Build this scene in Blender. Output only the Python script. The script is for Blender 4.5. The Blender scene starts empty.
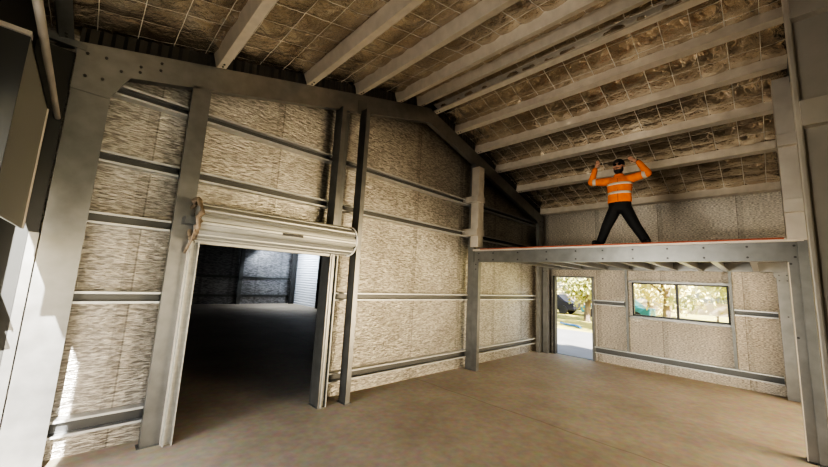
import bpy, bmesh, math, random
from mathutils import Vector, Matrix
random.seed(7)
scene = bpy.context.scene
col = scene.collection

# ------------------------------------------------------------------ materials
def mat_new(name):
    m = bpy.data.materials.new(name); m.use_nodes = True
    nt = m.node_tree; b = nt.nodes['Principled BSDF']
    return m, nt, b
def N(nt, t, **kw):
    n = nt.nodes.new(t)
    for k, v in kw.items(): setattr(n, k, v)
    return n
def simple(name, color, rough=.5, metal=0., spec=.5, emit=None, estr=0.):
    m, nt, b = mat_new(name)
    b.inputs['Base Color'].default_value = (*color, 1); b.inputs['Roughness'].default_value = rough
    b.inputs['Metallic'].default_value = metal; b.inputs['Specular IOR Level'].default_value = spec
    if emit: b.inputs['Emission Color'].default_value = (*emit, 1); b.inputs['Emission Strength'].default_value = estr
    return m
def noisy(name, c1, c2, scale=(8, 8, 8), rough=(.4, .55), metal=0., bump=0., bdist=.01, detail=4., nrm_scale=None):
    m, nt, b = mat_new(name)
    tc = N(nt, 'ShaderNodeTexCoord'); mp = N(nt, 'ShaderNodeMapping'); mp.inputs['Scale'].default_value = scale
    nz = N(nt, 'ShaderNodeTexNoise'); nz.inputs['Scale'].default_value = 1.; nz.inputs['Detail'].default_value = detail
    nt.links.new(tc.outputs['Object'], mp.inputs['Vector']); nt.links.new(mp.outputs['Vector'], nz.inputs['Vector'])
    cr = N(nt, 'ShaderNodeValToRGB'); cr.color_ramp.elements[0].position = .3; cr.color_ramp.elements[1].position = .7
    cr.color_ramp.elements[0].color = (*c1, 1); cr.color_ramp.elements[1].color = (*c2, 1)
    nt.links.new(nz.outputs['Fac'], cr.inputs['Fac']); nt.links.new(cr.outputs['Color'], b.inputs['Base Color'])
    mr = N(nt, 'ShaderNodeMapRange'); mr.inputs['To Min'].default_value = rough[0]; mr.inputs['To Max'].default_value = rough[1]
    nt.links.new(nz.outputs['Fac'], mr.inputs['Value']); nt.links.new(mr.outputs['Result'], b.inputs['Roughness'])
    b.inputs['Metallic'].default_value = metal
    if bump:
        bp = N(nt, 'ShaderNodeBump'); bp.inputs['Strength'].default_value = bump; bp.inputs['Distance'].default_value = bdist
        src = nz
        if nrm_scale:
            mp2 = N(nt, 'ShaderNodeMapping'); mp2.inputs['Scale'].default_value = nrm_scale
            src = N(nt, 'ShaderNodeTexNoise'); src.inputs['Scale'].default_value = 1.; src.inputs['Detail'].default_value = 3.
            nt.links.new(tc.outputs['Object'], mp2.inputs['Vector']); nt.links.new(mp2.outputs['Vector'], src.inputs['Vector'])
        nt.links.new(src.outputs['Fac'], bp.inputs['Height']); nt.links.new(bp.outputs['Normal'], b.inputs['Normal'])
    return m

GALV = noisy('galvanised_steel', (.195, .196, .19), (.245, .246, .238), (7, 7, 7), (.32, .44), .8)
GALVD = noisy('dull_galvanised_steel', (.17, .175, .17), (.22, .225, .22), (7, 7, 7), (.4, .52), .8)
GALVW = noisy('warm_zinc_flashing', (.56, .51, .44), (.66, .61, .53), (5, 5, 5), (.45, .6), .6)
PURL = noisy('zinc_purlin', (.64, .58, .48), (.74, .67, .56), (9, 9, 9), (.35, .5), .35)
RECESS_SHADE = simple('recess_shade_strip', (.12, .122, .12), .45, .6)  # dark tone painted in for the shade inside the girt channels
GIRT = noisy('lit_girt_steel', (.50, .51, .50), (.58, .59, .58), (7, 7, 7), (.35, .45), .6)  # same steel with its colour raised so the girt lips look lit
DARKM = simple('dark_steel', (.06, .06, .058), .5, .6)
BOLT = simple('zinc_bolt', (.07, .07, .068), .5, .5)
BLACKF = simple('black_window_frame', (.012, .012, .014), .4)
CURT = noisy('roller_curtain_steel', (.36, .36, .33), (.43, .43, .40), (3, 30, 30), (.38, .5), .45)
BOARD = noisy('red_edge_floorboard', (.30, .075, .04), (.40, .11, .055), (3, 3, 20), (.6, .75))
BEIGE = noisy('wrinkled_beige_wrap', (.12, .09, .06), (.30, .23, .16), (18, 18, 18), (.5, .7), 0, .6, .03)
WHITE = simple('white_cable', (.8, .78, .72), .5)
GREEND = simple('grey_green_paint', (.17, .175, .16), .55, .3)

def foil(name, c1, c2, seam_axis, seam_off, seam_step, ripple, rough=(.30, .42), metal=.85, strength=.7):
    """silver bubble foil: rippled bump, taped vertical seams every seam_step metres"""
    m, nt, b = mat_new(name)
    tc = N(nt, 'ShaderNodeTexCoord')
    mp = N(nt, 'ShaderNodeMapping'); mp.inputs['Scale'].default_value = ripple
    nz = N(nt, 'ShaderNodeTexNoise'); nz.inputs['Scale'].default_value = 1; nz.inputs['Detail'].default_value = 3
    nt.links.new(tc.outputs['Object'], mp.inputs['Vector']); nt.links.new(mp.outputs['Vector'], nz.inputs['Vector'])
    big = N(nt, 'ShaderNodeTexNoise'); big.inputs['Scale'].default_value = 1.3; big.inputs['Detail'].default_value = 4
    nt.links.new(tc.outputs['Object'], big.inputs['Vector'])
    cr = N(nt, 'ShaderNodeValToRGB'); cr.color_ramp.elements[0].position = .3; cr.color_ramp.elements[1].position = .7
    cr.color_ramp.elements[0].color = (*c1, 1); cr.color_ramp.elements[1].color = (*c2, 1)
    nt.links.new(big.outputs['Fac'], cr.inputs['Fac'])
    sx = N(nt, 'ShaderNodeSeparateXYZ'); nt.links.new(tc.outputs['Object'], sx.inputs['Vector'])
    def math_(op, a, bv):
        n = N(nt, 'ShaderNodeMath', operation=op)
        for i, v in enumerate((a, bv)):
            if isinstance(v, (int, float)): n.inputs[i].default_value = v
            else: nt.links.new(v, n.inputs[i])
        return n.outputs[0]
    s = math_('ADD', sx.outputs[seam_axis], 100 * seam_step - seam_off)
    s = math_('MODULO', s, seam_step)
    tape = math_('LESS_THAN', s, .09)
    edge = math_('MULTIPLY', math_('LESS_THAN', s, .10), math_('GREATER_THAN', s, .086))
    mx = N(nt, 'ShaderNodeMix', data_type='RGBA'); mx.inputs['B'].default_value = (c1[0] * .62, c1[1] * .62, c1[2] * .62, 1)
    nt.links.new(math_('MULTIPLY', tape, .35), mx.inputs['Factor']); nt.links.new(cr.outputs['Color'], mx.inputs['A'])
    mx2 = N(nt, 'ShaderNodeMix', data_type='RGBA'); mx2.inputs['B'].default_value = (.05, .045, .04, 1)
    nt.links.new(math_('MULTIPLY', edge, .4), mx2.inputs['Factor']); nt.links.new(mx.outputs['Result'], mx2.inputs['A'])
    nt.links.new(mx2.outputs['Result'], b.inputs['Base Color'])
    b.inputs['Metallic'].default_value = metal
    cz = N(nt, 'ShaderNodeMapRange'); cz.inputs['From Min'].default_value = .38; cz.inputs['From Max'].default_value = .62; cz.inputs['To Min'].default_value = .56; cz.inputs['To Max'].default_value = 1.12  # ripple shading painted into the colour: troughs darker, crests brighter
    nt.links.new(nz.outputs['Fac'], cz.inputs['Value'])
    m4 = N(nt, 'ShaderNodeMix', data_type='RGBA', blend_type='MULTIPLY'); m4.inputs['Factor'].default_value = 1.
    nt.links.new(mx2.outputs['Result'], m4.inputs['A']); nt.links.new(cz.outputs['Result'], m4.inputs['B'])
    nt.links.new(m4.outputs['Result'], b.inputs['Base Color'])
    mr = N(nt, 'ShaderNodeMapRange'); mr.inputs['To Min'].default_value = rough[0]; mr.inputs['To Max'].default_value = rough[1]
    nt.links.new(nz.outputs['Fac'], mr.inputs['Value']); nt.links.new(mr.outputs['Result'], b.inputs['Roughness'])
    bp = N(nt, 'ShaderNodeBump'); bp.inputs['Strength'].default_value = strength; bp.inputs['Distance'].default_value = .02
    nt.links.new(nz.outputs['Fac'], bp.inputs['Height']); nt.links.new(bp.outputs['Normal'], b.inputs['Normal'])
    return m
FOIL_G = foil('wall_foil_gable', (.39, .365, .32), (.53, .505, .455), 0, .80, 1.36, (16, 16, 75))
FOIL_B = foil('wall_foil_back', (.60, .54, .45), (.74, .67, .57), 1, -1.44, 1.35, (26, 26, 80))
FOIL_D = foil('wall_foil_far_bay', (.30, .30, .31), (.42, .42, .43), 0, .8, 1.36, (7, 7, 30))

def roof_foil():
    m, nt, b = mat_new('roof_foil')
    tc = N(nt, 'ShaderNodeTexCoord'); sx = N(nt, 'ShaderNodeSeparateXYZ'); nt.links.new(tc.outputs['Object'], sx.inputs['Vector'])
    def math_(op, a, bv):
        n = N(nt, 'ShaderNodeMath', operation=op)
        for i, v in enumerate((a, bv)):
            if isinstance(v, (int, float)): n.inputs[i].default_value = v
            else: nt.links.new(v, n.inputs[i])
        return n.outputs[0]
    def line(ax, w, off): return math_('LESS_THAN', math_('MODULO', math_('ADD', sx.outputs[ax], 30 + off), .3), w)
    wire = math_('MAXIMUM', line(0, .007, .004), line(1, .007, .004))
    nz = N(nt, 'ShaderNodeTexNoise'); nz.inputs['Scale'].default_value = 2.2; nz.inputs['Detail'].default_value = 4
    nt.links.new(tc.outputs['Object'], nz.inputs['Vector'])
    cr = N(nt, 'ShaderNodeValToRGB'); cr.color_ramp.elements[0].position = .35; cr.color_ramp.elements[1].position = .68
    cr.color_ramp.elements[0].color = (.47, .39, .31, 1); cr.color_ramp.elements[1].color = (.72, .64, .53, 1)
    nt.links.new(nz.outputs['Fac'], cr.inputs['Fac'])
    mx = N(nt, 'ShaderNodeMix', data_type='RGBA'); mx.inputs['B'].default_value = (.85, .80, .70, 1)
    nt.links.new(wire, mx.inputs['Factor']); nt.links.new(cr.outputs['Color'], mx.inputs['A'])
    nt.links.new(mx.outputs['Result'], b.inputs['Base Color'])
    inv = math_('SUBTRACT', .95, math_('MULTIPLY', wire, .75)); nt.links.new(inv, b.inputs['Metallic'])
    b.inputs['Roughness'].default_value = .22
    n2 = N(nt, 'ShaderNodeTexNoise'); n2.inputs['Scale'].default_value = 15; n2.inputs['Detail'].default_value = 4; n2.inputs['Distortion'].default_value = .6
    nt.links.new(tc.outputs['Object'], n2.inputs['Vector'])
    bp = N(nt, 'ShaderNodeBump'); bp.inputs['Strength'].default_value = .8; bp.inputs['Distance'].default_value = .03
    nt.links.new(n2.outputs['Fac'], bp.inputs['Height']); nt.links.new(bp.outputs['Normal'], b.inputs['Normal'])
    return m
ROOF = roof_foil()

def concrete():
    m, nt, b = mat_new('concrete_slab')
    tc = N(nt, 'ShaderNodeTexCoord')
    n1 = N(nt, 'ShaderNodeTexNoise'); n1.inputs['Scale'].default_value = .9; n1.inputs['Detail'].default_value = 6; n1.inputs['Roughness'].default_value = .6
    n2 = N(nt, 'ShaderNodeTexNoise'); n2.inputs['Scale'].default_value = 11; n2.inputs['Detail'].default_value = 5
    for n in (n1, n2): nt.links.new(tc.outputs['Object'], n.inputs['Vector'])
    cr = N(nt, 'ShaderNodeValToRGB'); cr.color_ramp.elements[0].position = .3; cr.color_ramp.elements[1].position = .72
    cr.color_ramp.elements[0].color = (.34, .285, .215, 1); cr.color_ramp.elements[1].color = (.47, .41, .325, 1)
    nt.links.new(n1.outputs['Fac'], cr.inputs['Fac'])
    mx = N(nt, 'ShaderNodeMix', data_type='RGBA', blend_type='OVERLAY'); mx.inputs['Factor'].default_value = .35
    nt.links.new(cr.outputs['Color'], mx.inputs['A']); nt.links.new(n2.outputs['Color'], mx.inputs['B'])
    # a saw-cut control joint and a faint crack
    sx = N(nt, 'ShaderNodeSeparateXYZ'); nt.links.new(tc.outputs['Object'], sx.inputs['Vector'])
    n3 = N(nt, 'ShaderNodeTexNoise'); n3.inputs['Scale'].default_value = 1.2; nt.links.new(tc.outputs['Object'], n3.inputs['Vector'])
    a = N(nt, 'ShaderNodeMath', operation='MULTIPLY_ADD'); a.inputs[1].default_value = .12; nt.links.new(n3.outputs['Fac'], a.inputs[0]); nt.links.new(sx.outputs[0], a.inputs[2])
    d = N(nt, 'ShaderNodeMath', operation='SUBTRACT'); d.inputs[1].default_value = 5.14; nt.links.new(a.outputs[0], d.inputs[0])
    ab = N(nt, 'ShaderNodeMath', operation='ABSOLUTE'); nt.links.new(d.outputs[0], ab.inputs[0])
    lt = N(nt, 'ShaderNodeMath', operation='LESS_THAN'); lt.inputs[1].default_value = .012; nt.links.new(ab.outputs[0], lt.inputs[0])
    sc = N(nt, 'ShaderNodeMath', operation='MULTIPLY'); sc.inputs[1].default_value = .4; nt.links.new(lt.outputs[0], sc.inputs[0])
    m3 = N(nt, 'ShaderNodeMix', data_type='RGBA'); m3.inputs['B'].default_value = (.16, .12, .08, 1)
    nt.links.new(sc.outputs[0], m3.inputs['Factor']); nt.links.new(mx.outputs['Result'], m3.inputs['A'])
    nt.links.new(m3.outputs['Result'], b.inputs['Base Color'])
    b.inputs['Roughness'].default_value = .62; b.inputs['Specular IOR Level'].default_value = .35
    bp = N(nt, 'ShaderNodeBump'); bp.inputs['Strength'].default_value = .15; bp.inputs['Distance'].default_value = .01
    nt.links.new(n2.outputs['Fac'], bp.inputs['Height']); nt.links.new(bp.outputs['Normal'], b.inputs['Normal'])
    return m
CONC = concrete()

DARKH = simple('dark_housing_end', (.045, .045, .04), .6, .2)
HOUS = simple('light_grey_housing', (.30, .30, .27), .5, .3)
NEARP = noisy('brown_grey_post_cover', (.42, .385, .33), (.48, .44, .38), (6, 6, 6), (.5, .6), .3)

# ------------------------------------------------------------------ mesh builder
class MB:
    def __init__(s): s.v = []; s.f = []
    def add(s, vs, fs):
        o = len(s.v); s.v += [tuple(p) for p in vs]; s.f += [tuple(i + o for i in f) for f in fs]; return s
    def box(s, x0, x1, y0, y1, z0, z1):
        return s.add([(x, y, z) for x in (x0, x1) for y in (y0, y1) for z in (z0, z1)],
                     [(0, 1, 3, 2), (4, 6, 7, 5), (0, 4, 5, 1), (2, 3, 7, 6), (0, 2, 6, 4), (1, 5, 7, 3)])
    def prism(s, prof, p0, p1, u, v):
        """extrude the 2-D profile (u, v) from p0 to p1"""
        p0, p1, u, v = map(Vector, (p0, p1, u, v)); n = len(prof)
        vs = [p0 + u * a + v * b for a, b in prof] + [p1 + u * a + v * b for a, b in prof]
        fs = [(i, (i + 1) % n, n + (i + 1) % n, n + i) for i in range(n)] + [tuple(range(n))[::-1], tuple(range(n, 2 * n))]
        return s.add(vs, fs)
    def tube(s, pts, r, n=10, caps=True):
        pts = [Vector(p) for p in pts]; rings = []
        for i, p in enumerate(pts):
            t = (pts[min(i + 1, len(pts) - 1)] - pts[max(i - 1, 0)]).normalized()
            a = Vector((0, 0, 1)) if abs(t.z) < .9 else Vector((1, 0, 0))
            u = t.cross(a).normalized(); w = t.cross(u)
            rr = r[i] if isinstance(r, (list, tuple)) else r
            rings.append([p + (u * math.cos(2 * math.pi * k / n) + w * math.sin(2 * math.pi * k / n)) * rr for k in range(n)])
        fs = []
        for i in range(len(pts) - 1):
            for k in range(n): fs.append((i * n + k, i * n + (k + 1) % n, (i + 1) * n + (k + 1) % n, (i + 1) * n + k))
        if caps: fs += [tuple(range(n))[::-1], tuple(range((len(pts) - 1) * n, len(pts) * n))]
        return s.add([q for r_ in rings for q in r_], fs)
    def ball(s, c, r, nu=12, nv=8):
        c = Vector(c); r = Vector(r if isinstance(r, (tuple, list)) else (r, r, r)); vs = [c + Vector((0, 0, r.z))]; fs = []
        for j in range(1, nv):
            for k in range(nu):
                t, p = math.pi * j / nv, 2 * math.pi * k / nu
                vs.append(c + Vector((r.x * math.sin(t) * math.cos(p), r.y * math.sin(t) * math.sin(p), r.z * math.cos(t))))
        vs.append(c - Vector((0, 0, r.z))); L = len(vs) - 1
        for k in range(nu):
            fs.append((0, 1 + k, 1 + (k + 1) % nu)); fs.append((L, L - nu + (k + 1) % nu, L - nu + k))
            for j in range(nv - 2): fs.append((1 + j * nu + k, 1 + (j + 1) * nu + k, 1 + (j + 1) * nu + (k + 1) % nu, 1 + j * nu + (k + 1) % nu))
        return s.add(vs, fs)
    def build(s, name, mat, parent=None, smooth=False, bevel=0.):
        me = bpy.data.meshes.new(name); me.from_pydata(s.v, [], s.f)
        bm = bmesh.new(); bm.from_mesh(me); bmesh.ops.recalc_face_normals(bm, faces=bm.faces); bm.to_mesh(me); bm.free()
        me.materials.append(mat)
        if smooth: me.polygons.foreach_set('use_smooth', [True] * len(me.polygons))
        o = bpy.data.objects.new(name, me); col.objects.link(o)
        if bevel:
            b = o.modifiers.new('bevel', 'BEVEL'); b.width = bevel; b.segments = 2; b.limit_method = 'ANGLE'
        if parent:
            o.parent = parent; o.location = -Vector(parent.location)
        return o
def empty(name, loc, label, cat, group=None):
    o = bpy.data.objects.new(name, None); col.objects.link(o); o.location = loc; o.empty_display_size = .1
    return tag(o, label, cat, group)
def tag(o, label, cat, group=None, kind='thing'):
    o['label'] = label; o['category'] = cat; o['kind'] = kind
    if group: o['group'] = group
    return o
def struct(o, label=None, cat=None):
    o['kind'] = 'structure'
    if label: o['label'] = label
    if cat: o['category'] = cat
    return o
def cprof(d, f, lip=.018, t=.006, flip=1):
    """lipped C section: web on v = 0, open towards +v"""
    h = d / 2
    p = [(-h, 0), (h, 0), (h, f), (h - lip, f), (h - lip, f - t), (h - t, f - t), (h - t, t), (-h + t, t), (-h + t, f - t), (-h + lip, f - t), (-h + lip, f), (-h, f)]
    return [(a, b * flip) for a, b in p]
def bolt(parent, p, axis, r=.013, h=.012):
    p = Vector(p); a = Vector(axis)
    m = MB().tube([p - a * .004, p + a * h], r, 6)
    return m.build('bolt', BOLT, parent)

W, WALL, SL, E0 = 9.9, 10.0, .273, 3.76                  # frame width, back sheet, roof pitch, rafter-top height at x = 0
APEX = 4.95
def rtop(x): return E0 + SL * min(x, W - x)
def rbot(x): return rtop(x) - .295
RF = -4.72                                               # plane of the second portal frame

# ------------------------------------------------------------------ floor, walls, roof (setting)
struct(MB().box(-.1, 10.05, -9, 16, -.15, 0).build('floor', CONC), 'brown-grey concrete slab floor', 'floor')
def roofz(x): return rtop(x) + .27
def wallpoly(m, xs, z0, y0, y1):
    pts = [(xs[0], z0), (xs[-1], z0)] + [(x, roofz(x)) for x in reversed(xs)]
    return m.prism(pts, (0, y0, 0), (0, y1, 0), (1, 0, 0), (0, 0, 1))
m = MB()
wallpoly(m, [-.1, 1.25], 0, .22, .25); wallpoly(m, [1.25, 3.08], 2.12, .22, .25); wallpoly(m, [3.08, APEX, 10.05], 0, .22, .25)
struct(m.build('wall_left', FOIL_G))
m = MB()                                                 # back wall with doorway and window
DY0, DY1, WY0, WY1, WZ0, WZ1 = -.3, -1.25, -2.13, -3.83, 1.2, 1.98
for y0, y1, z0, z1 in ((.25, DY0, 0, 4.1), (DY0, DY1, 2.06, 4.1), (DY1, WY0, 0, 4.1), (WY0, WY1, 0, WZ0), (WY0, WY1, WZ1, 4.1), (WY1, -5.0, 0, 4.1)):
    m.box(WALL, WALL + .03, y1, y0, z0, z1)
struct(m.build('wall_back', FOIL_B))
m = MB()
wallpoly(m, [1.6, 3.9], 0, -5.0, -4.97); wallpoly(m, [3.9, APEX, 9.5], 2.3, -5.0, -4.97); wallpoly(m, [9.5, 10.05], 0, -5.0, -4.97)  # openings here are made up to let the fill lamps shine in
struct(m.build('wall_right', FOIL_G))
m = MB()                                                 # front eave wall with the door opening that lets the sun in
for y0, y1, z0, z1 in ((.25, -.5, 0, 4.1), (-.5, -2.9, 2.6, 4.1), (-2.9, -9, 0, 4.1)):
    m.box(-.1, -.06, y1, y0, z0, z1)
struct(m.build('wall_front', DARKM))  # dark material stands in for the shade on this backlit foil wall
m = MB()
for x0, x1, z0, z1 in ((-.1, .1, 0, 5.3), (.1, 2.7, 2.5, 5.3), (2.7, 4.9, 0, 5.3), (4.9, 9.5, 2.2, 5.3), (9.5, 10.05, 0, 5.3)): m.box(x0, x1, -9.03, -9, z0, z1)
struct(m.build('wall_added_far_right', FOIL_D))  # unseen wall added to stop the sun, openings cut for the fill lamps
m = MB(); m.box(WALL, WALL + .03, -9, -5.0, 0, 4.1); struct(m.build('wall_far_right_back', FOIL_D))
# the neighbouring bay behind the roller door
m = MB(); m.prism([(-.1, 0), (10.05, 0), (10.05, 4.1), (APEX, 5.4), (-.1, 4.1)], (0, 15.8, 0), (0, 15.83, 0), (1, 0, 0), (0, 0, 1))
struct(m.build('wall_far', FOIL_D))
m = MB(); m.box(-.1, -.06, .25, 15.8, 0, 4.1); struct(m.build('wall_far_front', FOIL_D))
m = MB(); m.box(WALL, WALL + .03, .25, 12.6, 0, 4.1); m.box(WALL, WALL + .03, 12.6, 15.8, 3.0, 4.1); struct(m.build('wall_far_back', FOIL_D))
m = MB()
for y0, y1 in ((.26, 15.8),):
    for xs in ((-.1, APEX), (APEX, 10.05)):
        m.prism([(x, roofz(x) + d) for x, d in ((xs[0], 0), (xs[1], 0), (xs[1], .03), (xs[0], .03))], (0, y0, 0), (0, y1, 0), (1, 0, 0), (0, 0, 1))
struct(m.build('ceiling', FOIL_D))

# quilted roof blanket: foil sagging between the wires of a 0.3 m mesh
def h2(i, j): return (math.sin(i * 127.1 + j * 311.7) * 43758.5453) % 1.0
def vnoise(x, y):
    i, j = math.floor(x), math.floor(y); a, b = x - i, y - j; a = a * a * (3 - 2 * a); b = b * b * (3 - 2 * b)
    return (h2(i, j) * (1 - a) + h2(i + 1, j) * a) * (1 - b) + (h2(i, j + 1) * (1 - a) + h2(i + 1, j + 1) * a) * b
def blanket(x0, x1, y0, y1, st):
    nx, ny = int((x1 - x0) / st) + 1, int((y1 - y0) / st) + 1
    vs = []
    for i in range(nx):
        x = x0 + (x1 - x0) * i / (nx - 1)
        for j in range(ny):
            y = y0 + (y1 - y0) * j / (ny - 1)
            a = abs(math.sin(math.pi * x / .3)); b = abs(math.sin(math.pi * y / .3))
            cell = .5 + h2(math.floor(x / .3), math.floor(y / .3))
            sag = .028 * cell * (a * b) ** .6 + .012 * vnoise(x * 5, y * 9) + .014 * vnoise(x * 17 + 5, y * 23)
            vs.append((x, y, rtop(x) + .195 - sag))
    fs = [(i * ny + j, i * ny + j + 1, (i + 1) * ny + j + 1, (i + 1) * ny + j) for i in range(nx - 1) for j in range(ny - 1)]
    return vs, fs
m = MB(); m.add(*blanket(-.05, APEX, -5.0, .215, .03)); m.add(*blanket(APEX, WALL, -5.0, .215, .03))
struct(m.build('ceiling', ROOF, smooth=True))
m = MB()                                                 # the roof sheets above the blanket
for xs in ((-.3, APEX), (APEX, 10.3)):
    m.prism([(x, roofz(x) + d) for x, d in ((xs[0], 0), (xs[1], 0), (xs[1], .03), (xs[0], .03))], (0, -9, 0), (0, .25, 0), (1, 0, 0), (0, 0, 1))
struct(m.build('roof', GALVD))

# ------------------------------------------------------------------ portal frames
def slope_member(name, xa, xb, yplane, flip, label, closure=True):
    """rafter: web on the frame plane, from xa to xb along the roof pitch"""
    e = empty(name, (xa, yplane, rbot(xa)), label, 'rafter', 'rafters of the portal frames')
    pa, pb = Vector((xa, yplane, rtop(xa) - .148)), Vector((xb, yplane, rtop(xb) - .148))
    d = (pb - pa).normalized(); u = Vector((-d.z, 0, d.x))
    if u.z < 0: u = -u
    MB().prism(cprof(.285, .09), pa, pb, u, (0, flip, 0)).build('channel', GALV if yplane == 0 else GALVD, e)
    if closure:                                          # crinkled corrugated closure strip along the top
        n = int(abs(xb - xa) / .03); vs = []; fs = []
        for i in range(n + 1):
            x = xa + (xb - xa) * i / n; z = rtop(x); o = .012 * math.sin(i * 2.1)
            vs += [(x, yplane + .02 * flip + o * flip, z), (x, yplane + .03 * flip + o * flip, z + .16), (x, yplane + .06 * flip, z), (x, yplane + .06 * flip, z + .16)]
        for i in range(n):
            a = 4 * i; fs += [(a, a + 4, a + 5, a + 1), (a + 2, a + 3, a + 7, a + 6), (a + 1, a + 5, a + 7, a + 3)]
        MB().add(vs, fs).build('closure_strip', DARKM, e)
    return e
r1 = slope_member('rafter', .2, APEX, 0, 1, 'long galvanised rafter rising from the left post over the roller door')
r2 = slope_member('rafter', W - .05, APEX, 0, 1, 'galvanised rafter falling from the roof apex towards the mezzanine corner')
r3 = slope_member('rafter', .2, APEX, RF, -1, 'rafter of the near right frame above the photographer')
r4 = slope_member('rafter', W - .05, APEX, RF, -1, 'rafter of the near right frame above the clad post')
ap = MB().prism([(-.5, -.14 - .137), (0, -.15), (.5, -.14 - .137), (.5, .14 - .137), (0, .14), (-.5, .14 - .137)], (APEX, -.004, rtop(APEX) - .148), (APEX, -.001, rtop(APEX) - .148), (1, 0, 0), (0, 0, 1))
ap.build('apex_plate', GALV, r1)

# left portal post with its knee plate
e = empty('steel_post', (.34, 0, 0), 'wide galvanised portal post at far left, sunlit at its foot', 'post', 'portal posts')
MB().prism(cprof(.27, .09), (.342, 0, 0), (.342, 0, rbot(.34) + .2), (1, 0, 0), (0, 1, 0)).build('channel', GALV, e)
MB().box(.135, .197, .008, .016, 0, 2.0).build('edge_flange', GALV, e)
MB().box(-.055, .132, .02, .03, 0, 2.0).build('corner_flashing', DARKH, e)
MB().box(-.055, .19, .02, .03, 2.0, 3.7).build('upper_corner_flashing', DARKH, e)
MB().prism([(.2, 3.35), (.47, 3.35), (.60, 3.63), (.95, 3.72), (.95, 3.98), (.2, 3.79)], (0, -.010, 0), (0, -.002, 0), (1, 0, 0), (0, 0, 1)).build('knee_plate', GALV, e)
for x, z in ((.27, 3.72), (.40, 3.74), (.28, 3.5), (.40, 3.52), (.52, 3.66), (.66, 3.78), (.82, 3.82), (.66, 3.72), (.82, 3.9)):
    bolt(e, (x, -.01, z), (0, -1, 0))
MB().box(.20, .48, -.05, .12, 0, .012).build('base_plate', GALVD, e)
MB().box(-.06, .26, -.012, .03, 3.74, 3.80).build('eave_bracket', GALVD, e)

e = empty('steel_post', (9.75, 0, 0), 'corner portal post rising above the mezzanine floor beside the back wall', 'post', 'portal posts')
MB().prism(cprof(.27, .09), (9.74, 0, 0), (9.74, 0, rbot(9.74) + .1), (1, 0, 0), (0, 1, 0)).build('channel', GALV, e)
MB().prism([(9.87, 3.35), (9.6, 3.35), (9.5, 3.55), (9.3, 3.66), (9.3, 3.9), (9.87, 3.76)], (0, -.01, 0), (0, -.002, 0), (1, 0, 0), (0, 0, 1)).build('knee_plate', GALV, e)
for x, z in ((9.65, 3.6), (9.8, 3.6), (9.65, 3.45), (9.8, 3.45)): bolt(e, (x, -.01, z), (0, -1, 0))

# ------------------------------------------------------------------ posts of the left wall
def post(x, y, d, f, udir, vdir, z1, mat, label, name='steel_post', base=True, lip=.018):
    e = empty(name, (x, y, 0), label, 'post', 'wall posts')
    MB().prism(cprof(d, f, lip), (x, y, 0), (x, y, z1), udir, vdir).build('channel', mat, e)
    if base:
        u, v = Vector(udir), Vector(vdir); q = [Vector((x, y, 0)) + u * a + v * b for a, b in ((-d / 2 - .02, -.02), (d / 2 + .02, -.02), (d / 2 + .02, f + .02), (-d / 2 - .02, f + .02))]
        MB().add([(*p.xy, .0) for p in q] + [(*p.xy, .008) for p in q], [(0, 1, 2, 3), (4, 5, 6, 7), (0, 1, 5, 4), (1, 2, 6, 5), (2, 3, 7, 6), (3, 0, 4, 7)]).build('base_plate', GALVD, e)
    return e
JL = post(1.215, .0, .18, .08, (1, 0, 0), (0, 1, 0), rbot(1.215) + .01, GALV, 'galvanised door post on the left side of the roller door')
JR = post(2.99, .02, .2, .07, (0, 1, 0), (1, 0, 0), rbot(3.05) + .01, GALV, 'galvanised door post on the right, behind the roller drum end')
MB().box(3.13, 3.2, .05, .2, 0, rbot(3.15) - .02).build('back_channel', GALVD, JR)
P3 = post(3.36, -.085, .17, .075, (0, 1, 0), (1, 0, 0), rbot(3.4) - .0, GALV, 'shiny bluish channel post standing just right of the roller door')
MB().box(3.3, 3.45, -.02, -.002, rbot(3.3) - .02, rbot(3.3) + .2).build('top_cleat', GALVD, P3)
P4 = post(6.47, .045, .15, .09, (0, 1, 0), (1, 0, 0), rbot(6.5) + .01, GALV, 'tall wall post at the left end of the mezzanine, upper half wrapped in pale flashing')

def cover(e, x0, x1, y0, y1, z0, z1, bands, by0, by1, mat=GALVW):
    MB().box(x0, x1, y0, y1, z0, z1).build('cover_flashing', mat, e, bevel=.006)
    for a, b in bands: MB().box(x0 - .075, x1 + .02, by0, by1, a, b).build('girt_cover', mat, e, bevel=.006)
cover(P4, 6.40, 6.60, -.17, .02, 2.53, 4.30, ((3.50, 3.63), (2.77, 2.92)), -.19, .2)
P4r = post(6.47, RF + .0, .15, .09, (0, -1, 0), (1, 0, 0), rbot(6.5) + .01, GALVD, 'right-hand wall post above the mezzanine beam, wrapped in tan flashing')
cover(P4r, 6.42, 6.60, -4.76, -4.565, 2.46, 4.50, ((3.60, 3.75), (2.78, 2.94)), -4.79, -4.56)
P3r = post(3.56, -4.79, .15, .075, (0, -1, 0), (1, 0, 0), rbot(3.5), GALVD, 'near post at the right picture edge, a broad grey cover with one pale lip')
MB().box(3.52, 3.70, -4.96, -4.56, 0, 4.2).build('cover_flashing', NEARP, P3r)
MB().box(3.49, 3.53, -4.565, -4.535, 0, 4.2).build('pale_lip', GALVW, P3r, bevel=.008)
for a, b in ((2.79, 2.95), (3.5, 3.72)): MB().box(3.46, 3.53, -4.96, -4.56, a, b).build('girt_cover', GALVW, P3r)

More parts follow.
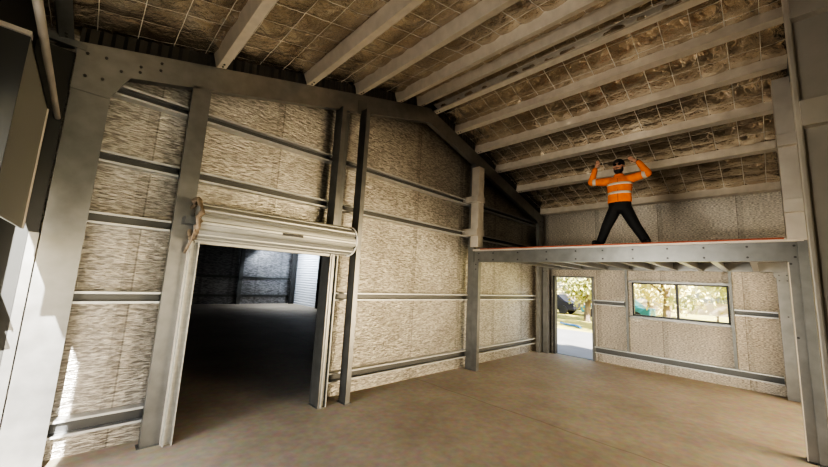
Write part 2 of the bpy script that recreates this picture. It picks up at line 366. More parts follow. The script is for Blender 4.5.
# ------------------------------------------------------------------ girts
def girt_x(x0, x1, z, label, h=.115, y0=.10, group='girts of the left wall', mat=GIRT):
    """channel girt along the gable wall, lips towards the room"""
    e = empty('wall_girt', ((x0 + x1) / 2, .2, z), label, 'girt', group)
    y1 = .215
    pr = [(a, b) for a, b in cprof(h, y1 - y0, .022, .006)]
    MB().prism(pr, (x0, y1, z), (x1, y1, z), (0, 0, 1), (0, -1, 0)).build('channel', mat, e)
    MB().box(x0, x1, y1 - .012, y1 - .007, z - h / 2 + .008, z + h / 2 - .008).build('recess_shade_strip', RECESS_SHADE, e)  # dark strip standing in for shade in the hollow
    
    return e
girt_x(.47, 9.6, 3.52, 'topmost long girt of the left wall, just under the rafters')
girt_x(.47, 9.7, 2.81, 'second long girt from the top of the left wall, above the roller drum')
girt_x(.47, 1.15, 2.20, 'short girt left of the roller door, level with the drum')
girt_x(.47, 1.15, 1.44, 'short girt left of the roller door at mid height')
girt_x(3.2, 9.6, 1.46, 'long mid-height girt right of the roller door', .12)
girt_x(.47, 1.15, .29, 'short lowest girt left of the roller door, near the floor', .15)
girt_x(3.2, 9.6, .30, 'long lowest girt right of the roller door, near the floor', .14)
def girt_y(y0, y1, z, label, h=.12, x=WALL - .002, dep=.11, group='girts of the back wall'):
    e = empty('wall_girt', (x, (y0 + y1) / 2, z), label, 'girt', group)
    MB().prism(cprof(h, dep, .022, .006), (x, y0, z), (x, y1, z), (0, 0, 1), (-1 if x > 5 else 1, 0, 0)).build('channel', GIRT, e)
    s = -1 if x > 5 else 1
    MB().box(*sorted((x + s * .007, x + s * .012)), y1, y0, z - h / 2 + .008, z + h / 2 - .008).build('recess_shade_strip', RECESS_SHADE, e)  # painted shade strip, as in the gable girts
    return e
girt_y(-1.3, -1.98, 1.45, 'short girt of the back wall between doorway and window')
girt_y(-3.9, -4.5, 1.455, 'short girt of the back wall right of the window')
girt_y(-1.3, -4.5, .285, 'long lowest girt of the back wall under the window', .15)
girt_y(.05, -4.7, 2.80, 'girt of the back wall just above the mezzanine floor', .1)
girt_y(.2, -.5, 1.40, 'dark girt on the far left wall return with pale lips', .16, x=-.058, group='girts of the left return')
# window studs and door studs
def stud(y, z0, z1, label, w=.05):
    e = empty('wall_stud', (9.93, y, z0), label, 'stud', 'studs of the back wall')
    MB().prism(cprof(.09, w, .012, .005), (9.945, y - w / 2, z0), (9.945, y - w / 2, z1), (1, 0, 0), (0, 1, 0)).build('channel', GALVD, e); return e
stud(-2.03, .36, 2.28, 'thin steel stud on the left side of the window')
stud(-3.87, .36, 2.28, 'thin steel stud on the right side of the window')

# ------------------------------------------------------------------ purlins
PUR = [(1.37, 'lowest roof purlin on the left slope, nearest the left post'), (2.48, 'second roof purlin up on the left slope'),
       (3.31, 'third roof purlin up on the left slope'), (4.16, 'fourth roof purlin up on the left slope'),
       (4.68, 'ridge purlin on the left side of the roof apex'), (5.10, 'ridge purlin on the right side of the roof apex'),
       (5.78, 'highest purlin on the right slope, next below the ridge'), (6.52, 'second purlin below the ridge on the right slope'),
       (7.36, 'third purlin below the ridge on the right slope'), (8.36, 'fourth purlin below the ridge, level with the standing man'),
       (9.72, 'eave purlin on top of the back wall'), (.12, 'eave purlin at the left wall top')]
for x, lab in PUR:
    e = empty('roof_purlin', (x, -2.3, rtop(x)), lab, 'purlin', 'roof purlins')
    s = SL if x < APEX else -SL; d = Vector((1, 0, s)).normalized(); u = Vector((-d.z, 0, d.x))
    if u.z < 0: u = -u
    dep, fl = .165, .10
    c = Vector((x, 0, rtop(x))) + u * dep / 2 - d * fl / 2 * (1)
    op = 1
    if abs(x - 5.10) < .01: op = -1; c = c + d * fl
    MB().prism(cprof(dep, fl, .02, .006, op), (c.x, -4.96, c.z), (c.x, .19, c.z), u, d).build('channel', PURL if x > 1 else GALVD, e)
    # bolt pairs seen on the underside near the frame
    for y in (-.05, -.11):
        q = Vector((x, y, rtop(x))) + u * .0 
        bolt(e, q, -u, .011, .01)

# ------------------------------------------------------------------ mezzanine
MZ = 2.446
e = empty('mezzanine_bearer', (6.53, -2.36, MZ - .232), 'long galvanised front bearer of the mezzanine carrying the standing man', 'beam', 'mezzanine bearers')
MB().prism(cprof(.234, .09), (6.49, .02, MZ - .117), (6.49, -4.73, MZ - .117), (0, 0, 1), (1, 0, 0)).build('channel', GALV, e)
MB().prism(cprof(.234, .07), (6.485, .02, MZ - .117), (6.485, -4.73, MZ - .117), (0, 0, 1), (-1, 0, 0)) if False else None
for y in (-.15, -.5, -1.05, -1.62, -2.13, -2.55, -2.97, -3.4, -3.8, -4.22, -4.62, -4.7):
    for z in (MZ - .05, MZ - .185): bolt(e, (6.49, y, z), (-1, 0, 0), .0135, .012)
e = empty('mezzanine_bearer', (9.8, -2.36, 2.25), 'rear bearer of the mezzanine running along the back wall above door and window', 'beam', 'mezzanine bearers')
MB().prism(cprof(.19, .08), (9.76, -.02, 2.352), (9.76, -4.72, 2.352), (0, 0, 1), (1, 0, 0)).build('channel', GALV, e)
JY = [-.5, -1.05, -1.62, -2.13, -2.55, -2.97, -3.4, -3.8, -4.22]
ordn = ['nearest the left wall', 'second from the left wall', 'third from the left wall', 'fourth from the left wall', 'in the middle of the row', 'fourth from the right post', 'third from the right post', 'second from the right post', 'nearest the right post']
for y, od in zip(JY, ordn):
    e = empty('mezzanine_joist', (8.15, y, 2.26), 'mezzanine floor joist ' + od + ', seen from below', 'joist', 'mezzanine joists')
    MB().prism(cprof(.18, .075), (6.585, y, 2.352), (9.755, y, 2.352), (0, 0, 1), (0, -1, 0)).build('channel', GALV, e)
    MB().box(6.60, 6.67, y, y + .006, 2.24, 2.35).build('cleat', GALVD, e)
e = empty('mezzanine_floor', (8.15, -2.36, MZ), 'mezzanine floor sheet with a thin orange-red front edge', 'floor deck')
MB().box(6.46, 9.87, -4.70, -.01, MZ + .002, MZ + .045).build('floor_sheet', GALVW, e)
MB().box(6.445, 6.46, -4.545, -.20, MZ + .028, MZ + .049).build('edge_strip', BOARD, e)
def mezz_post(x, y, d, f, udir, vdir, z1, label):
    e = empty('mezzanine_post', (x, y, 0), label, 'post', 'mezzanine posts')
    MB().prism(cprof(d, f), (x, y, 0), (x, y, z1), udir, vdir).build('channel', GALV, e)
    return e
e = mezz_post(6.46, -.105, .13, .09, (0, 1, 0), (1, 0, 0), 2.212, 'bluish front mezzanine post beside the left wall, right of the roller door')
for z in (2.16, 2.06): bolt(e, (6.46, -.1, z), (-1, 0, 0))
e = mezz_post(6.49, -4.635, .155, .09, (0, 1, 0), (1, 0, 0), 2.212, 'front mezzanine post at the right, under the bearer end')
for y, z in ((-4.58, 2.18), (-4.69, 2.18), (-4.58, 1.33), (-4.69, 1.33)): bolt(e, (6.49, y, z), (-1, 0, 0))
MB().box(6.478, 6.60, -4.566, -4.556, 0, 2.2).build('pale_edge', GALVW, e)
MB().box(6.47, 6.62, -4.72, -4.55, 0, .014).build('base_plate', DARKM, e)
e = mezz_post(9.76, -.1, .155, .09, (0, 1, 0), (1, 0, 0), 2.255, 'rear mezzanine post in the corner left of the doorway')
for y, z in ((-.05, 2.2), (-.15, 2.2)): bolt(e, (9.76, y, z), (-1, 0, 0))
e = mezz_post(9.76, -4.60, .17, .09, (0, 1, 0), (1, 0, 0), 2.255, 'rear mezzanine post at the right end of the back wall')
for y, z in ((-4.55, 2.2), (-4.65, 2.2), (-4.55, 2.1), (-4.65, 2.1), (-4.62, 1.45)): bolt(e, (9.76, y, z), (-1, 0, 0))
MB().box(9.75, 9.76, -4.70, -4.48, 2.16, 2.255).build('cap_plate', GALV, e)

# ------------------------------------------------------------------ roller door
e = empty('roller_door', (2.25, -.15, 0), 'rolled-up steel roller door with its drum above the dark opening', 'roller door')
CY, CZ, CR = -.16, 2.265, .195
n = 56; vs = []; fs = []
prof = []
for k in range(n * 2):
    a = 2 * math.pi * k / (n * 2); r = CR + (.010 if (k % 14) in (2, 3, 4) else 0) - (.022 if (k % 14) in (9, 10) else 0)
    prof.append((r * math.cos(a), r * math.sin(a)))
MB().prism(prof, (1.31, CY, CZ), (3.21, CY, CZ), (0, 1, 0), (0, 0, 1)).build('curtain_drum', CURT, e)
MB().box(1.33, 3.08, -.06, -.03, 2.03, 2.15).build('bottom_rail', CURT, e, bevel=.006)
MB().box(2.16, 2.42, CY - CR - .012, CY - CR + .012, CZ - .055, CZ - .025).build('handle_slot', BLACKF, e)
pts = [(1.285, CY + .215 * math.cos(a), CZ + .02 + .205 * math.sin(a)) for a in [2 * math.pi * k / 26 for k in range(27)]]
random.seed(3)
wr = MB().tube([(x + random.uniform(-.02, .02), y + random.uniform(-.015, .015), z + random.uniform(-.015, .015)) for x, y, z in pts], [random.uniform(.016, .034) for _ in pts], 8)
wr.build('torn_wrapping', BEIGE, e, smooth=True)
MB().tube([(1.30, CY - .1, CZ), (1.27, CY - .18, CZ - .1), (1.255, CY - .14, CZ - .22), (1.25, -.09, CZ - .34)], .014, 8).build('tie_strap', BEIGE, e, smooth=True)
pts = [(3.225, CY + .205 * math.cos(a), CZ + .205 * math.sin(a)) for a in [math.pi * (.45 + k / 20) for k in range(27)]]
MB().tube(pts, .011, 8).build('end_ring', WHITE, e, smooth=True)
MB().box(1.2, 1.3, CY - .03, 0.0, CZ - .04, CZ + .04).build('drum_bracket', GALVD, e)
MB().box(3.21, 3.36, CY - .03, 0.0, CZ - .04, CZ + .04).build('drum_bracket', GALVD, e)
g = MB().prism(cprof(.085, .05, .014, .006), (1.335, -.045, 0), (1.335, -.045, 2.05), (1, 0, 0), (0, -1, 0)).build('guide_track', CURT, e)
MB().box(1.285, 1.385, -.042, .2, 0, 2.06).build('jamb_lining', GALVW, e)
g = MB().prism(cprof(.09, .05, .014, .006), (3.06, -.045, 0), (3.06, -.045, 2.05), (1, 0, 0), (0, -1, 0)).build('guide_track', CURT, e)
MB().box(3.01, 3.11, -.042, .2, 0, 2.06).build('jamb_lining', GALVD, e)

# ------------------------------------------------------------------ stuff on the far-left wall
e = empty('door_housing', (.0, -1.0, 2.0), 'dark grey folded-steel door housing high on the far left wall', 'door housing')
MB().box(.113, .125, -1.57, -.33, 2.0, 2.99).build('side_panel', HOUS, e)
MB().box(-.055, .125, -1.58, -1.568, 2.2, 2.99).build('end_panel', DARKH, e)
MB().box(-.055, .125, -1.57, -.38, 2.978, 2.99).build('top_panel', GREEND, e)
MB().box(-.055, .13, -1.60, -1.54, 2.985, 3.01).build('top_flange', GALVW, e)
MB().box(.125, .135, -.345, -.33, 2.0, 2.99).build('edge_trim', GALVW, e)
pp = MB().tube([(.165, -4.9, 3.035), (.165, -2, 3.035), (.165, -.02, 3.035)], .021, 14).build('conduit_pipe', GALVW, smooth=True)
tag(pp, 'pale round pipe running along the top of the far left wall housing', 'pipe')

# ------------------------------------------------------------------ doorway and window of the back wall
e = bpy.data.objects.new('door_1', None); col.objects.link(e); e.location = (WALL, -.78, 0); struct(e, 'open doorway frame in the back wall', 'doorway')
MB().box(9.9, 10.05, DY0 - .005, DY0 + .05, 0, 2.09).build('jamb', DARKM, e)
MB().box(9.9, 10.05, DY1 - .05, DY1 + .005, 0, 2.09).build('jamb', GALVD, e)
MB().box(9.93, 10.05, DY1, DY0, 2.055, 2.09).build('head', GALV, e)
MB().box(9.98, 10.06, DY1, DY0, -.03, .012).build('threshold', GALVD, e)
e = bpy.data.objects.new('window_1', None); col.objects.link(e); e.location = (WALL, -2.98, WZ0); struct(e, 'black-framed sliding window of two panes in the back wall', 'window')
fr = MB()
for a in ((WY1, WY0, WZ0, WZ0 + .035), (WY1, WY0, WZ1 - .03, WZ1), (WY0 - .03, WY0, WZ0, WZ1), (WY1, WY1 + .03, WZ0, WZ1)): fr.box(9.97, 10.05, *a)
fr.build('window_frame', BLACKF, e)
MB().box(9.975, 10.04, -3.01, -2.965, WZ0, WZ1).build('mullion', BLACKF, e)
glass = bpy.data.materials.new('window_glass'); glass.use_nodes = True; nt = glass.node_tree; nt.nodes.clear()
o_ = N(nt, 'ShaderNodeOutputMaterial'); t_ = N(nt, 'ShaderNodeBsdfTransparent'); g_ = N(nt, 'ShaderNodeBsdfGlossy'); mx_ = N(nt, 'ShaderNodeMixShader')
g_.inputs['Roughness'].default_value = .02; mx_.inputs['Fac'].default_value = .004; t_.inputs['Color'].default_value = (.97, .98, .96, 1)
nt.links.new(t_.outputs[0], mx_.inputs[1]); nt.links.new(g_.outputs[0], mx_.inputs[2]); nt.links.new(mx_.outputs[0], o_.inputs['Surface'])
MB().box(10.005, 10.011, -2.975, WY0 - .02, WZ0 + .03, WZ1 - .025).build('pane', glass, e)
MB().box(10.02, 10.026, WY1 + .02, -3.0, WZ0 + .03, WZ1 - .025).build('pane', glass, e)
MB().box(9.93, 9.985, WY1 - .06, WY0 + .06, WZ1 + .0, WZ1 + .045).build('head_trim', GALV, e)
MB().box(9.93, 9.985, WY1 - .06, WY0 + .06, WZ0 - .05, WZ0).build('sill_trim', GALV, e)

# ------------------------------------------------------------------ neighbouring bay seen through the roller door
def far_post(x, y, label, w=.2):
    e = empty('steel_post', (x, y, 0), label, 'post', 'posts of the far bay')
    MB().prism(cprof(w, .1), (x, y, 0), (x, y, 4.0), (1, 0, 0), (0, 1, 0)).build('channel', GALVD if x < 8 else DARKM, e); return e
far_post(6.75, 15.55, 'grey post in the middle of the far dark wall seen through the roller opening')
far_post(9.72, 15.5, 'dark corner post left of the bright corrugated panel in the far bay', .26)
e = far_post(9.8, 12.45, 'dark near post right of the bright corrugated panel in the far bay', .22)
for z, lab in ((.45, 'lower girt on the far wall of the dark bay'), (1.45, 'upper girt on the far wall of the dark bay')):
    e = empty('wall_girt', (5, 15.75, z), lab, 'girt', 'girts of the far bay')
    MB().prism(cprof(.12, .1, .02), (0, 15.79, z), (9.6, 15.79, z), (0, 0, 1), (0, -1, 0)).build('channel', GALVD, e)
    MB().box(6.66, 6.84, 15.42, 15.44, z - .1, z + .1).build('bracket', GALV, e)
e = empty('roller_door', (9.98, 14.1, 0), 'bright corrugated roller shutter closed at the end of the far bay', 'roller door')
prof = []
nr = 44
pts = []
for i in range(nr * 4 + 1):
    z = 3.0 * i / (nr * 4); pts.append((.018 * math.sin(2 * math.pi * i / 4 * .5), z))
poly = pts + [(.03 + .03, 3.0), (.06, 0)]
MB().prism(poly, (9.94, 12.6, 0), (9.94, 15.75, 0), (1, 0, 0), (0, 0, 1)).build('corrugated_curtain', simple('pale_shutter', (.80, .84, .9), .5, .1, emit=(.8, .88, 1), estr=.0), e)

# ------------------------------------------------------------------ outside
GRASS = noisy('dry_lawn', (.42, .36, .08), (.60, .52, .16), (.6, .6, .6), (.9, .95))
APRON = noisy('pale_concrete', (.26, .25, .235), (.33, .315, .295), (1, 1, 1), (.8, .9))
struct(MB().box(-40, 80, -60, 60, -.25, -.16).build('ground', GRASS), 'dry grassy ground outside', 'ground')
MB_ = MB().box(10.03, 16.2, -9, 6, -.16, -.04); struct(MB_.build('ground', APRON), 'pale concrete apron outside the doorway', 'ground')
struct(MB().box(-9, -.1, -14, 6, -.16, -.02).build('ground', APRON), 'pale concrete yard outside the left opening', 'ground')
struct(MB().box(-.1, 10, -14, -9, -.16, -.02).build('ground', APRON), 'pale concrete yard behind the shed', 'ground')
hs = MB().tube([(18.2, 2.0, -.10), (18.8, 2.35, -.10), (19.0, 2.7, -.10), (19.1, 3.1, -.10), (19.5, 3.5, -.10)], .05, 8).build('garden_hose', simple('blue_hose', (.12, .35, .75), .5), smooth=True)
tag(hs, 'blue hose lying on the yellow grass outside the doorway', 'hose')
LEAFA = noisy('olive_leaves', (.36, .37, .11), (.62, .60, .26), (3, 3, 3), (.6, .8))
LEAFB = noisy('yellow_leaves', (.62, .55, .20), (.86, .78, .42), (3, 3, 3), (.6, .8))
BARK = noisy('bark', (.16, .12, .09), (.28, .22, .16), (6, 6, 2), (.8, .9))
def tree(x, y, h, r, mat, label, seed):
    rr = random.Random(seed)
    e = empty('tree', (x, y, -.16), label, 'tree', 'trees outside')
    t = MB(); t.tube([(x, y, -.2), (x + .1, y - .1, h * .3), (x - .05, y + .15, h * .6), (x, y, h * .85)], [.2, .16, .12, .05], 8)
    for k in range(6):
        a = rr.uniform(0, 6.28); z = h * rr.uniform(.3, .6); t.tube([(x, y, z), (x + math.cos(a) * r * .5, y + math.sin(a) * r * .5, z + h * .15), (x + math.cos(a) * r * .85, y + math.sin(a) * r * .85, z + h * .2)], [.07, .045, .02], 6)
    t.build('trunk', BARK, e)
    f = MB()
    cl = [(x + rr.gauss(0, r * .45), y + rr.gauss(0, r * .45), h * rr.uniform(.22, 1.0), r * rr.uniform(.25, .45)) for _ in range(26)]
    for cx, cy, cz, cr in cl:
        for _ in range(130):
            p = Vector((rr.gauss(0, .5), rr.gauss(0, .5), rr.gauss(0, .4))) * cr + Vector((cx, cy, cz))
            u = Vector((rr.gauss(0, 1), rr.gauss(0, 1), rr.gauss(0, 1))).normalized(); w = u.cross(Vector((rr.gauss(0, 1), rr.gauss(0, 1), rr.gauss(0, 1)))).normalized()
            s = rr.uniform(.08, .17)
            f.add([p - u * s, p - w * s * .5, p + u * s, p + w * s * .5], [(0, 1, 2, 3)])
    f.build('foliage', mat, e)
TR = [(23, 3.35, 5.2, 2.2, LEAFA, 'olive tree framed by the open doorway'), (29, 9.5, 6, 2.6, LEAFB, 'yellowish tree at the left of the doorway view'),
      (23, -.6, 5, 1.9, LEAFB, 'yellow-green tree in the left window pane'), (19, -3.6, 5, 1.7, LEAFA, 'olive-green tree in the right window pane'),
      (30, 1.5, 6, 2.6, LEAFB, 'tall pale tree behind the window, between the two nearer trees'), (25, -6.6, 6, 2.6, LEAFB, 'bright tree at the right edge of the window view')]
TR += [(34, -3.5, 7, 3., LEAFA, 'large olive tree farthest behind the window'), (31, -9.5, 7, 3., LEAFB, 'pale tree far behind the right end of the back wall'), (36, 5.2, 7, 3., LEAFB, 'farthest pale tree seen high in the doorway')]
for i, a in enumerate(TR): tree(*a, seed=20 + i)
fe = empty('yard_fence', (33, 3, -.16), 'pale pink-grey paling fence far outside the doorway', 'fence')
MB().box(33, 33.05, -14, 16, .35, 1.25).build('paling_panel', simple('pale_fence', (.62, .52, .48), .8), fe)
for k in range(11):
    MB().box(33.05, 33.15, -14 + 3 * k, -13.88 + 3 * k, -.2, 1.3).build('fence_post', BARK, fe)
def car(x, y, color, label):
    e = empty('car', (x, y, -.16), label, 'car', 'parked cars outside')
    z = -.16; mt = simple('car_paint', color, .35, .3)
    pr = [(-2.1, .3), (2.1, .3), (2.15, .7), (1.3, .9), (.8, 1.4), (-.9, 1.45), (-1.5, .95), (-2.1, .85)]
    MB().prism(pr, (x - .8, y, z), (x + .8, y, z), (0, 1, 0), (0, 0, 1)).build('body', mt, e, bevel=.06)
    MB().prism([(1.15, .92), (.74, 1.34), (-.84, 1.38), (-1.3, .97)], (x - .82, y, z), (x - .8, y, z), (0, 1, 0), (0, 0, 1)).build('side_window', BLACKF, e)
    for sx in (-.75, .75):
        for sy in (-1.3, 1.3): MB().tube([(x + sx - .1, y + sy, z + .33), (x + sx + .1, y + sy, z + .33)], .33, 16).build('wheel', BLACKF, e)
car(27.5, 7.6, (.02, .02, .03), 'dark car parked outside, at the left of the doorway view')
car(27.5, 2.9, (.05, .22, .26), 'teal car parked outside, at the right jamb of the doorway')

# ------------------------------------------------------------------ the man on the mezzanine
HIVIS = noisy('orange_work_shirt', (.80, .17, .02), (.92, .24, .035), (14, 14, 14), (.6, .75))
STRIPE = simple('silver_reflective_tape', (.62, .56, .45), .4, .2)
TROU = noisy('black_work_trousers', (.004, .004, .005), (.009, .009, .010), (20, 20, 20), (.7, .85))
SKIN = noisy('skin', (.42, .22, .14), (.52, .29, .19), (20, 20, 20), (.5, .6))
HAIR = simple('black_hair', (.012, .009, .008), .6)
GLASS = simple('black_sunglasses', (.006, .006, .008), .12)
BOOT = simple('black_boot_leather', (.012, .011, .011), .5)
PX = 6.66
FLZ = MZ + .047
def V(y, z, x=0): return Vector((PX + x, y, z))
def capsule(m, a, b, ra, rb, n=14, sx=1.):
    """tapered limb with rounded ends"""
    a, b = Vector(a), Vector(b); d = (b - a).normalized()
    pts = [a - d * ra * .9, a - d * ra * .6, a, b, b + d * rb * .6, b + d * rb * .9]; rs = [ra * .4, ra * .8, ra, rb, rb * .8, rb * .4]
    m.tube(pts, rs, n)
def fuse(m, name, mat, parent, vox, smooth=6):
    o = m.build(name, mat); 
    md = o.modifiers.new('r', 'REMESH'); md.mode = 'VOXEL'; md.voxel_size = vox; md.use_smooth_shade = True
    ms = o.modifiers.new('s', 'SMOOTH'); ms.iterations = smooth; ms.factor = .5
    bpy.context.view_layer.update()
    dg = bpy.context.evaluated_depsgraph_get(); me = bpy.data.meshes.new_from_object(o.evaluated_get(dg))
    o.modifiers.clear(); o.data = me; me.materials.clear(); me.materials.append(mat)
    me.polygons.foreach_set('use_smooth', [True] * len(me.polygons))
    if parent: o.parent = parent; o.location = -Vector(parent.location)
    return o
man = empty('person', (PX, -2.78, FLZ), 'man in orange hi-vis shirt and black trousers flexing on the mezzanine', 'person')
shL, shR = V(-2.615, 3.575), V(-2.945, 3.57)
elL, elR = V(-2.355, 3.60, -.03), V(-3.185, 3.61, -.03)
wrL, wrR = V(-2.435, 3.835, -.05), V(-3.055, 3.83, -.05)
haL, haR = V(-2.475, 3.91, -.07), V(-2.965, 3.885, -.08)
hipL, hipR = V(-2.705, 3.10), V(-2.845, 3.10)
knL, knR = V(-2.575, 2.80, -.03), V(-2.985, 2.795, -.03)
anL, anR = V(-2.475, FLZ + .07), V(-3.105, FLZ + .07)
HC = V(-2.78, 3.80, -.02)
b = MB()
b.ball(HC + Vector((.0, 0, .02)), (.088, .074, .098), 20, 14)                 # skull
b.ball(HC + Vector((-.02, 0, -.05)), (.066, .056, .075), 16, 12)              # jaw
b.ball(HC + Vector((-.088, 0, -.005)), (.02, .012, .024), 8, 6)               # nose
b.ball(HC + Vector((-.078, 0, -.058)), (.014, .026, .010), 8, 6)              # mouth
for s in (-1, 1): b.ball(HC + Vector((.0, s * .077, 0)), (.018, .010, .028), 8, 6)   # ears
capsule(b, V(-2.78, 3.60), HC + Vector((.01, 0, -.05)), .052, .048)
b.tube([V(-2.78, 3.10), V(-2.78, 3.2), V(-2.78, 3.4), V(-2.78, 3.55), V(-2.78, 3.62)], [.10, .11, .125, .115, .05], 16)
capsule(b, shL, shR, .05, .05)
for sh, el, wr in ((shL, elL, wrL), (shR, elR, wrR)):
    capsule(b, sh, el, .048, .036); capsule(b, el, wr, .036, .024)
for hp, kn, an in ((hipL, knL, anL), (hipR, knR, anR)):
    capsule(b, hp, kn, .07, .048); capsule(b, kn, an, .046, .03)
for wr, ha, s in ((wrL, haL, 1), (wrR, haR, -1)):
    d = (ha - wr).normalized(); side = Vector((0, -d.z, d.y)) * s
    inward = Vector((-1, 0, 0))
    palm = wr + d * .045
    capsule(b, wr, palm + d * .02, .022, .026)
    for k in range(4):                                                        # four curled fingers
        root = palm + d * .03 + side * (.024 - .016 * k)
        L = (.040, .046, .043, .033)[k]
        mid = root + d * L * .8 + inward * .008; tip = mid + d * L * .35 + inward * L * .7
        capsule(b, root, mid, .0085, .008, 8); capsule(b, mid, tip, .008, .0065, 8)
    tr = palm - d * .01 + side * .022; tm = tr + side * .028 + d * .018 + inward * .012
    capsule(b, tr, tm, .011, .009, 8); capsule(b, tm, tm + d * .03 + inward * .012, .009, .007, 8)
body = fuse(b, 'body', SKIN, man, .0055, 3)
s = MB()                                                                      # shirt
def ell(m, rows, n=24):
    vs = []; fs = []
    for (y, z, x, ry, rx) in rows:
        for k in range(n):
            a = 2 * math.pi * k / n; vs.append((PX + x + rx * math.cos(a), y + ry * math.sin(a), z))
    for i in range(len(rows) - 1):
        for k in range(n): fs.append((i * n + k, i * n + (k + 1) % n, (i + 1) * n + (k + 1) % n, (i + 1) * n + k))
    fs += [tuple(range(n))[::-1], tuple(range((len(rows) - 1) * n, len(rows) * n))]
    m.add(vs, fs)
TORSO = [(-2.77, 3.185, 0, .172, .12), (-2.772, 3.22, 0, .176, .125), (-2.775, 3.30, 0, .168, .122), (-2.778, 3.40, 0, .178, .125), (-2.78, 3.50, 0, .188, .125), (-2.78, 3.565, 0, .178, .11), (-2.78, 3.61, 0, .13, .085), (-2.78, 3.645, 0, .068, .062)]
ell(s, TORSO)
for sh, el, wr in ((shL, elL, wrL), (shR, elR, wrR)):
    capsule(s, sh + (shL + shR - 2 * sh) * .1, el, .074, .056); capsule(s, el, wr - (wr - el) * .1, .056, .040)
shirt = fuse(s, 'shirt', HIVIS, man, .010, 5)
for z0, z1 in ((3.475, 3.515), (3.325, 3.365)):                               # two reflective bands around the chest
    def at(z):
        for a, c in zip(TORSO, TORSO[1:]):
            if a[1] <= z <= c[1]:
                t = (z - a[1]) / (c[1] - a[1]); return tuple(a[i] * (1 - t) + c[i] * t for i in range(5))
    rows = []
    for z in (z0, (z0 + z1) / 2, z1):
        y, _, x, ry, rx = at(z); rows.append((y, z, x, ry + .004, rx + .006))
    t = MB(); ell(t, rows, 32); t.build('reflective_band', STRIPE, man, smooth=True)
for sh, el in ((shL, elL), (shR, elR)):
    p, q = sh.lerp(el, .70), sh.lerp(el, .90); MB().tube([p, q], [.065, .0625], 20).build('sleeve_band', STRIPE, man, smooth=True)
MB().box(PX - .124, PX - .118, -2.785, -2.775, 3.2, 3.58).build('button_placket', simple('dark_orange_seam', (.45, .09, .02), .7), man)
t = MB()                                                                      # collar
t.tube([V(-2.78 + .062 * math.sin(a), 3.645 + .012 * math.cos(a), -.062 * math.cos(a)) for a in [2 * math.pi * k / 20 for k in range(21)]], .017, 8); t.build('collar', HIVIS, man, smooth=True)
t = MB()
ell(t, [(-2.775, 3.05, 0, .135, .10), (-2.775, 3.12, 0, .165, .115), (-2.772, 3.2, 0, .166, .115)])
for hp, kn, an in ((hipL, knL, anL), (hipR, knR, anR)):
    capsule(t, hp, kn, .098, .078); capsule(t, kn, an, .076, .066)
fuse(t, 'trousers', TROU, man, .010, 5)
for an, s_ in ((anL, 1), (anR, -1)):
    bt = MB(); capsule(bt, an + Vector((0, 0, .02)), an - Vector((0, 0, .015)), .05, .052)
    toe = Vector((-.13, s_ * .06, -.025)); heel = an + Vector((.035, 0, -.03))
    capsule(bt, heel, an + toe, .04, .038); bt.box(an.x - .15, an.x + .06, min(an.y, an.y + s_ * .07) - .025, max(an.y, an.y + s_ * .07) + .025, FLZ + .003, FLZ + .016)
    fuse(bt, 'boot', BOOT, man, .007, 3)
h = MB()                                                                      # short hair and full beard
h.ball(HC + Vector((.012, 0, .050)), (.098, .086, .088), 20, 14)
fuse(h, 'hair', HAIR, man, .007, 2)
h = MB(); h.ball(HC + Vector((-.035, 0, -.088)), (.056, .056, .052), 16, 12); h.ball(HC + Vector((-.078, 0, -.040)), (.016, .032, .008), 10, 6)
for s_ in (-1, 1): h.ball(HC + Vector((-.012, s_ * .056, -.045)), (.036, .016, .05), 10, 8)
fuse(h, 'beard', HAIR, man, .006, 2)
h = MB()
for s_ in (-1, 1):
    h.ball(HC + Vector((-.084, s_ * .034, .018)), (.010, .030, .020), 12, 8)
    h.tube([HC + Vector((-.075, s_ * .062, .022)), HC + Vector((0, s_ * .082, .02))], .005, 6)
h.tube([HC + Vector((-.09, -.012, .022)), HC + Vector((-.09, .012, .022))], .005, 6)
h.build('sunglasses', GLASS, man, smooth=True)
d = (haR - wrR).normalized(); MB().tube([wrR + d * .0, wrR + d * .018], .030, 14).build('wristwatch', BLACKF, man)

# ------------------------------------------------------------------ pieces that sit on a part become sub-parts of it
ON = {'reflective_band': 'shirt', 'sleeve_band': 'shirt', 'collar': 'shirt', 'button_placket': 'shirt', 'side_window': 'body', 'handle_slot': 'curtain_drum',
      'end_ring': 'curtain_drum', 'tie_strap': 'torn_wrapping', 'recess_shade_strip': 'channel', 'pale_lip': 'cover_flashing', 'girt_cover': 'cover_flashing'}
base = lambda o: o.name.split('.')[0]
for root in [o for o in col.objects if o.parent is None]:
    ch = list(root.children); by = {}
    for c in ch: by.setdefault(base(c), c)
    for c in ch:
        host = by.get('knee_plate') or by.get('channel') if base(c) == 'bolt' else by.get(ON.get(base(c), ''))
        if host and host is not c: c.parent = host; c.location = (0, 0, 0)

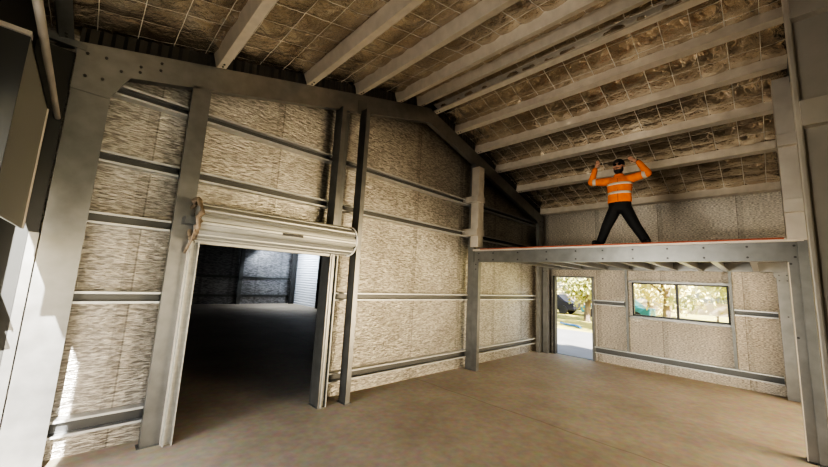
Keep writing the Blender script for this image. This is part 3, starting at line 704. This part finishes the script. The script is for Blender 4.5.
# ------------------------------------------------------------------ light
w = bpy.data.worlds.new('World'); scene.world = w; w.use_nodes = True; nt = w.node_tree
bg = nt.nodes['Background']; sky = N(nt, 'ShaderNodeTexSky'); sky.sky_type = 'NISHITA'; sky.sun_disc = False
sky.sun_elevation = math.radians(32); sky.sun_rotation = math.radians(190); sky.air_density = 1.; sky.dust_density = 2.
nt.links.new(sky.outputs['Color'], bg.inputs['Color']); bg.inputs['Strength'].default_value = .35
sd = bpy.data.lights.new('sun', 'SUN'); sd.energy = 22; sd.angle = math.radians(.6); sd.color = (1, .98, .95)
so = bpy.data.objects.new('sun', sd); col.objects.link(so); so.location = (-4, -12, 9)
so.rotation_euler = Vector((1, 4.5, -2.6)).to_track_quat('-Z', 'Y').to_euler()
def area(name, loc, direc, sx, sy, e, c):
    l = bpy.data.lights.new(name, 'AREA'); l.shape = 'RECTANGLE'; l.size = sx; l.size_y = sy; l.energy = e; l.color = c
    o = bpy.data.objects.new(name, l); col.objects.link(o); o.location = loc
    o.rotation_euler = Vector(direc).to_track_quat('-Z', 'Z').to_euler(); return o
area('fill_open_end', (1.4, -9.1, 1.25), (.35, 1, .0), 2.5, 2.4, 30, (1, .97, .93))  # added fill lamp, set outside an opening cut for it
area('fill_side_bay', (7.2, -9.1, 1.1), (.05, 1, .0), 4.5, 2.1, 640, (1, .80, .52))  # added warm fill lamp behind its own opening in the unseen wall
area('fill_left_opening', (-3.4, -1.9, 1.3), (1, -.02, .05), 2.2, 1.9, 300, (1, .95, .86))  # added lamp boosting the daylight through the left opening
area('fill_far_bay', (8.3, 13.9, 3.3), (.9, .25, -1), 1.5, 1.5, 110, (.85, .92, 1))  # unseen lamp added inside the neighbouring bay to brighten it

# ------------------------------------------------------------------ camera
cam = bpy.data.cameras.new('camera'); co = bpy.data.objects.new('camera', cam); col.objects.link(co); scene.camera = co
yaw, pitch, roll, fpx = .803, .138, .052, 338.0
F = Vector((math.cos(yaw) * math.cos(pitch), math.sin(yaw) * math.cos(pitch), math.sin(pitch)))
r0 = F.cross(Vector((0, 0, 1))).normalized(); u0 = r0.cross(F)
R = r0 * math.cos(roll) + u0 * math.sin(roll); U = -r0 * math.sin(roll) + u0 * math.cos(roll)
M = Matrix((R, U, -F)).transposed().to_4x4(); M.translation = Vector((.498, -4.337, 1.756))
co.matrix_world = M
cam.sensor_width = 36; cam.sensor_fit = 'HORIZONTAL'; cam.lens = fpx * 36 / 828; cam.clip_start = .02; cam.clip_end = 300
scene.view_settings.view_transform = 'AgX'; scene.view_settings.look = 'AgX - High Contrast'
scene.view_settings.exposure = .58
try: scene.cycles.use_denoising = True
except Exception: pass
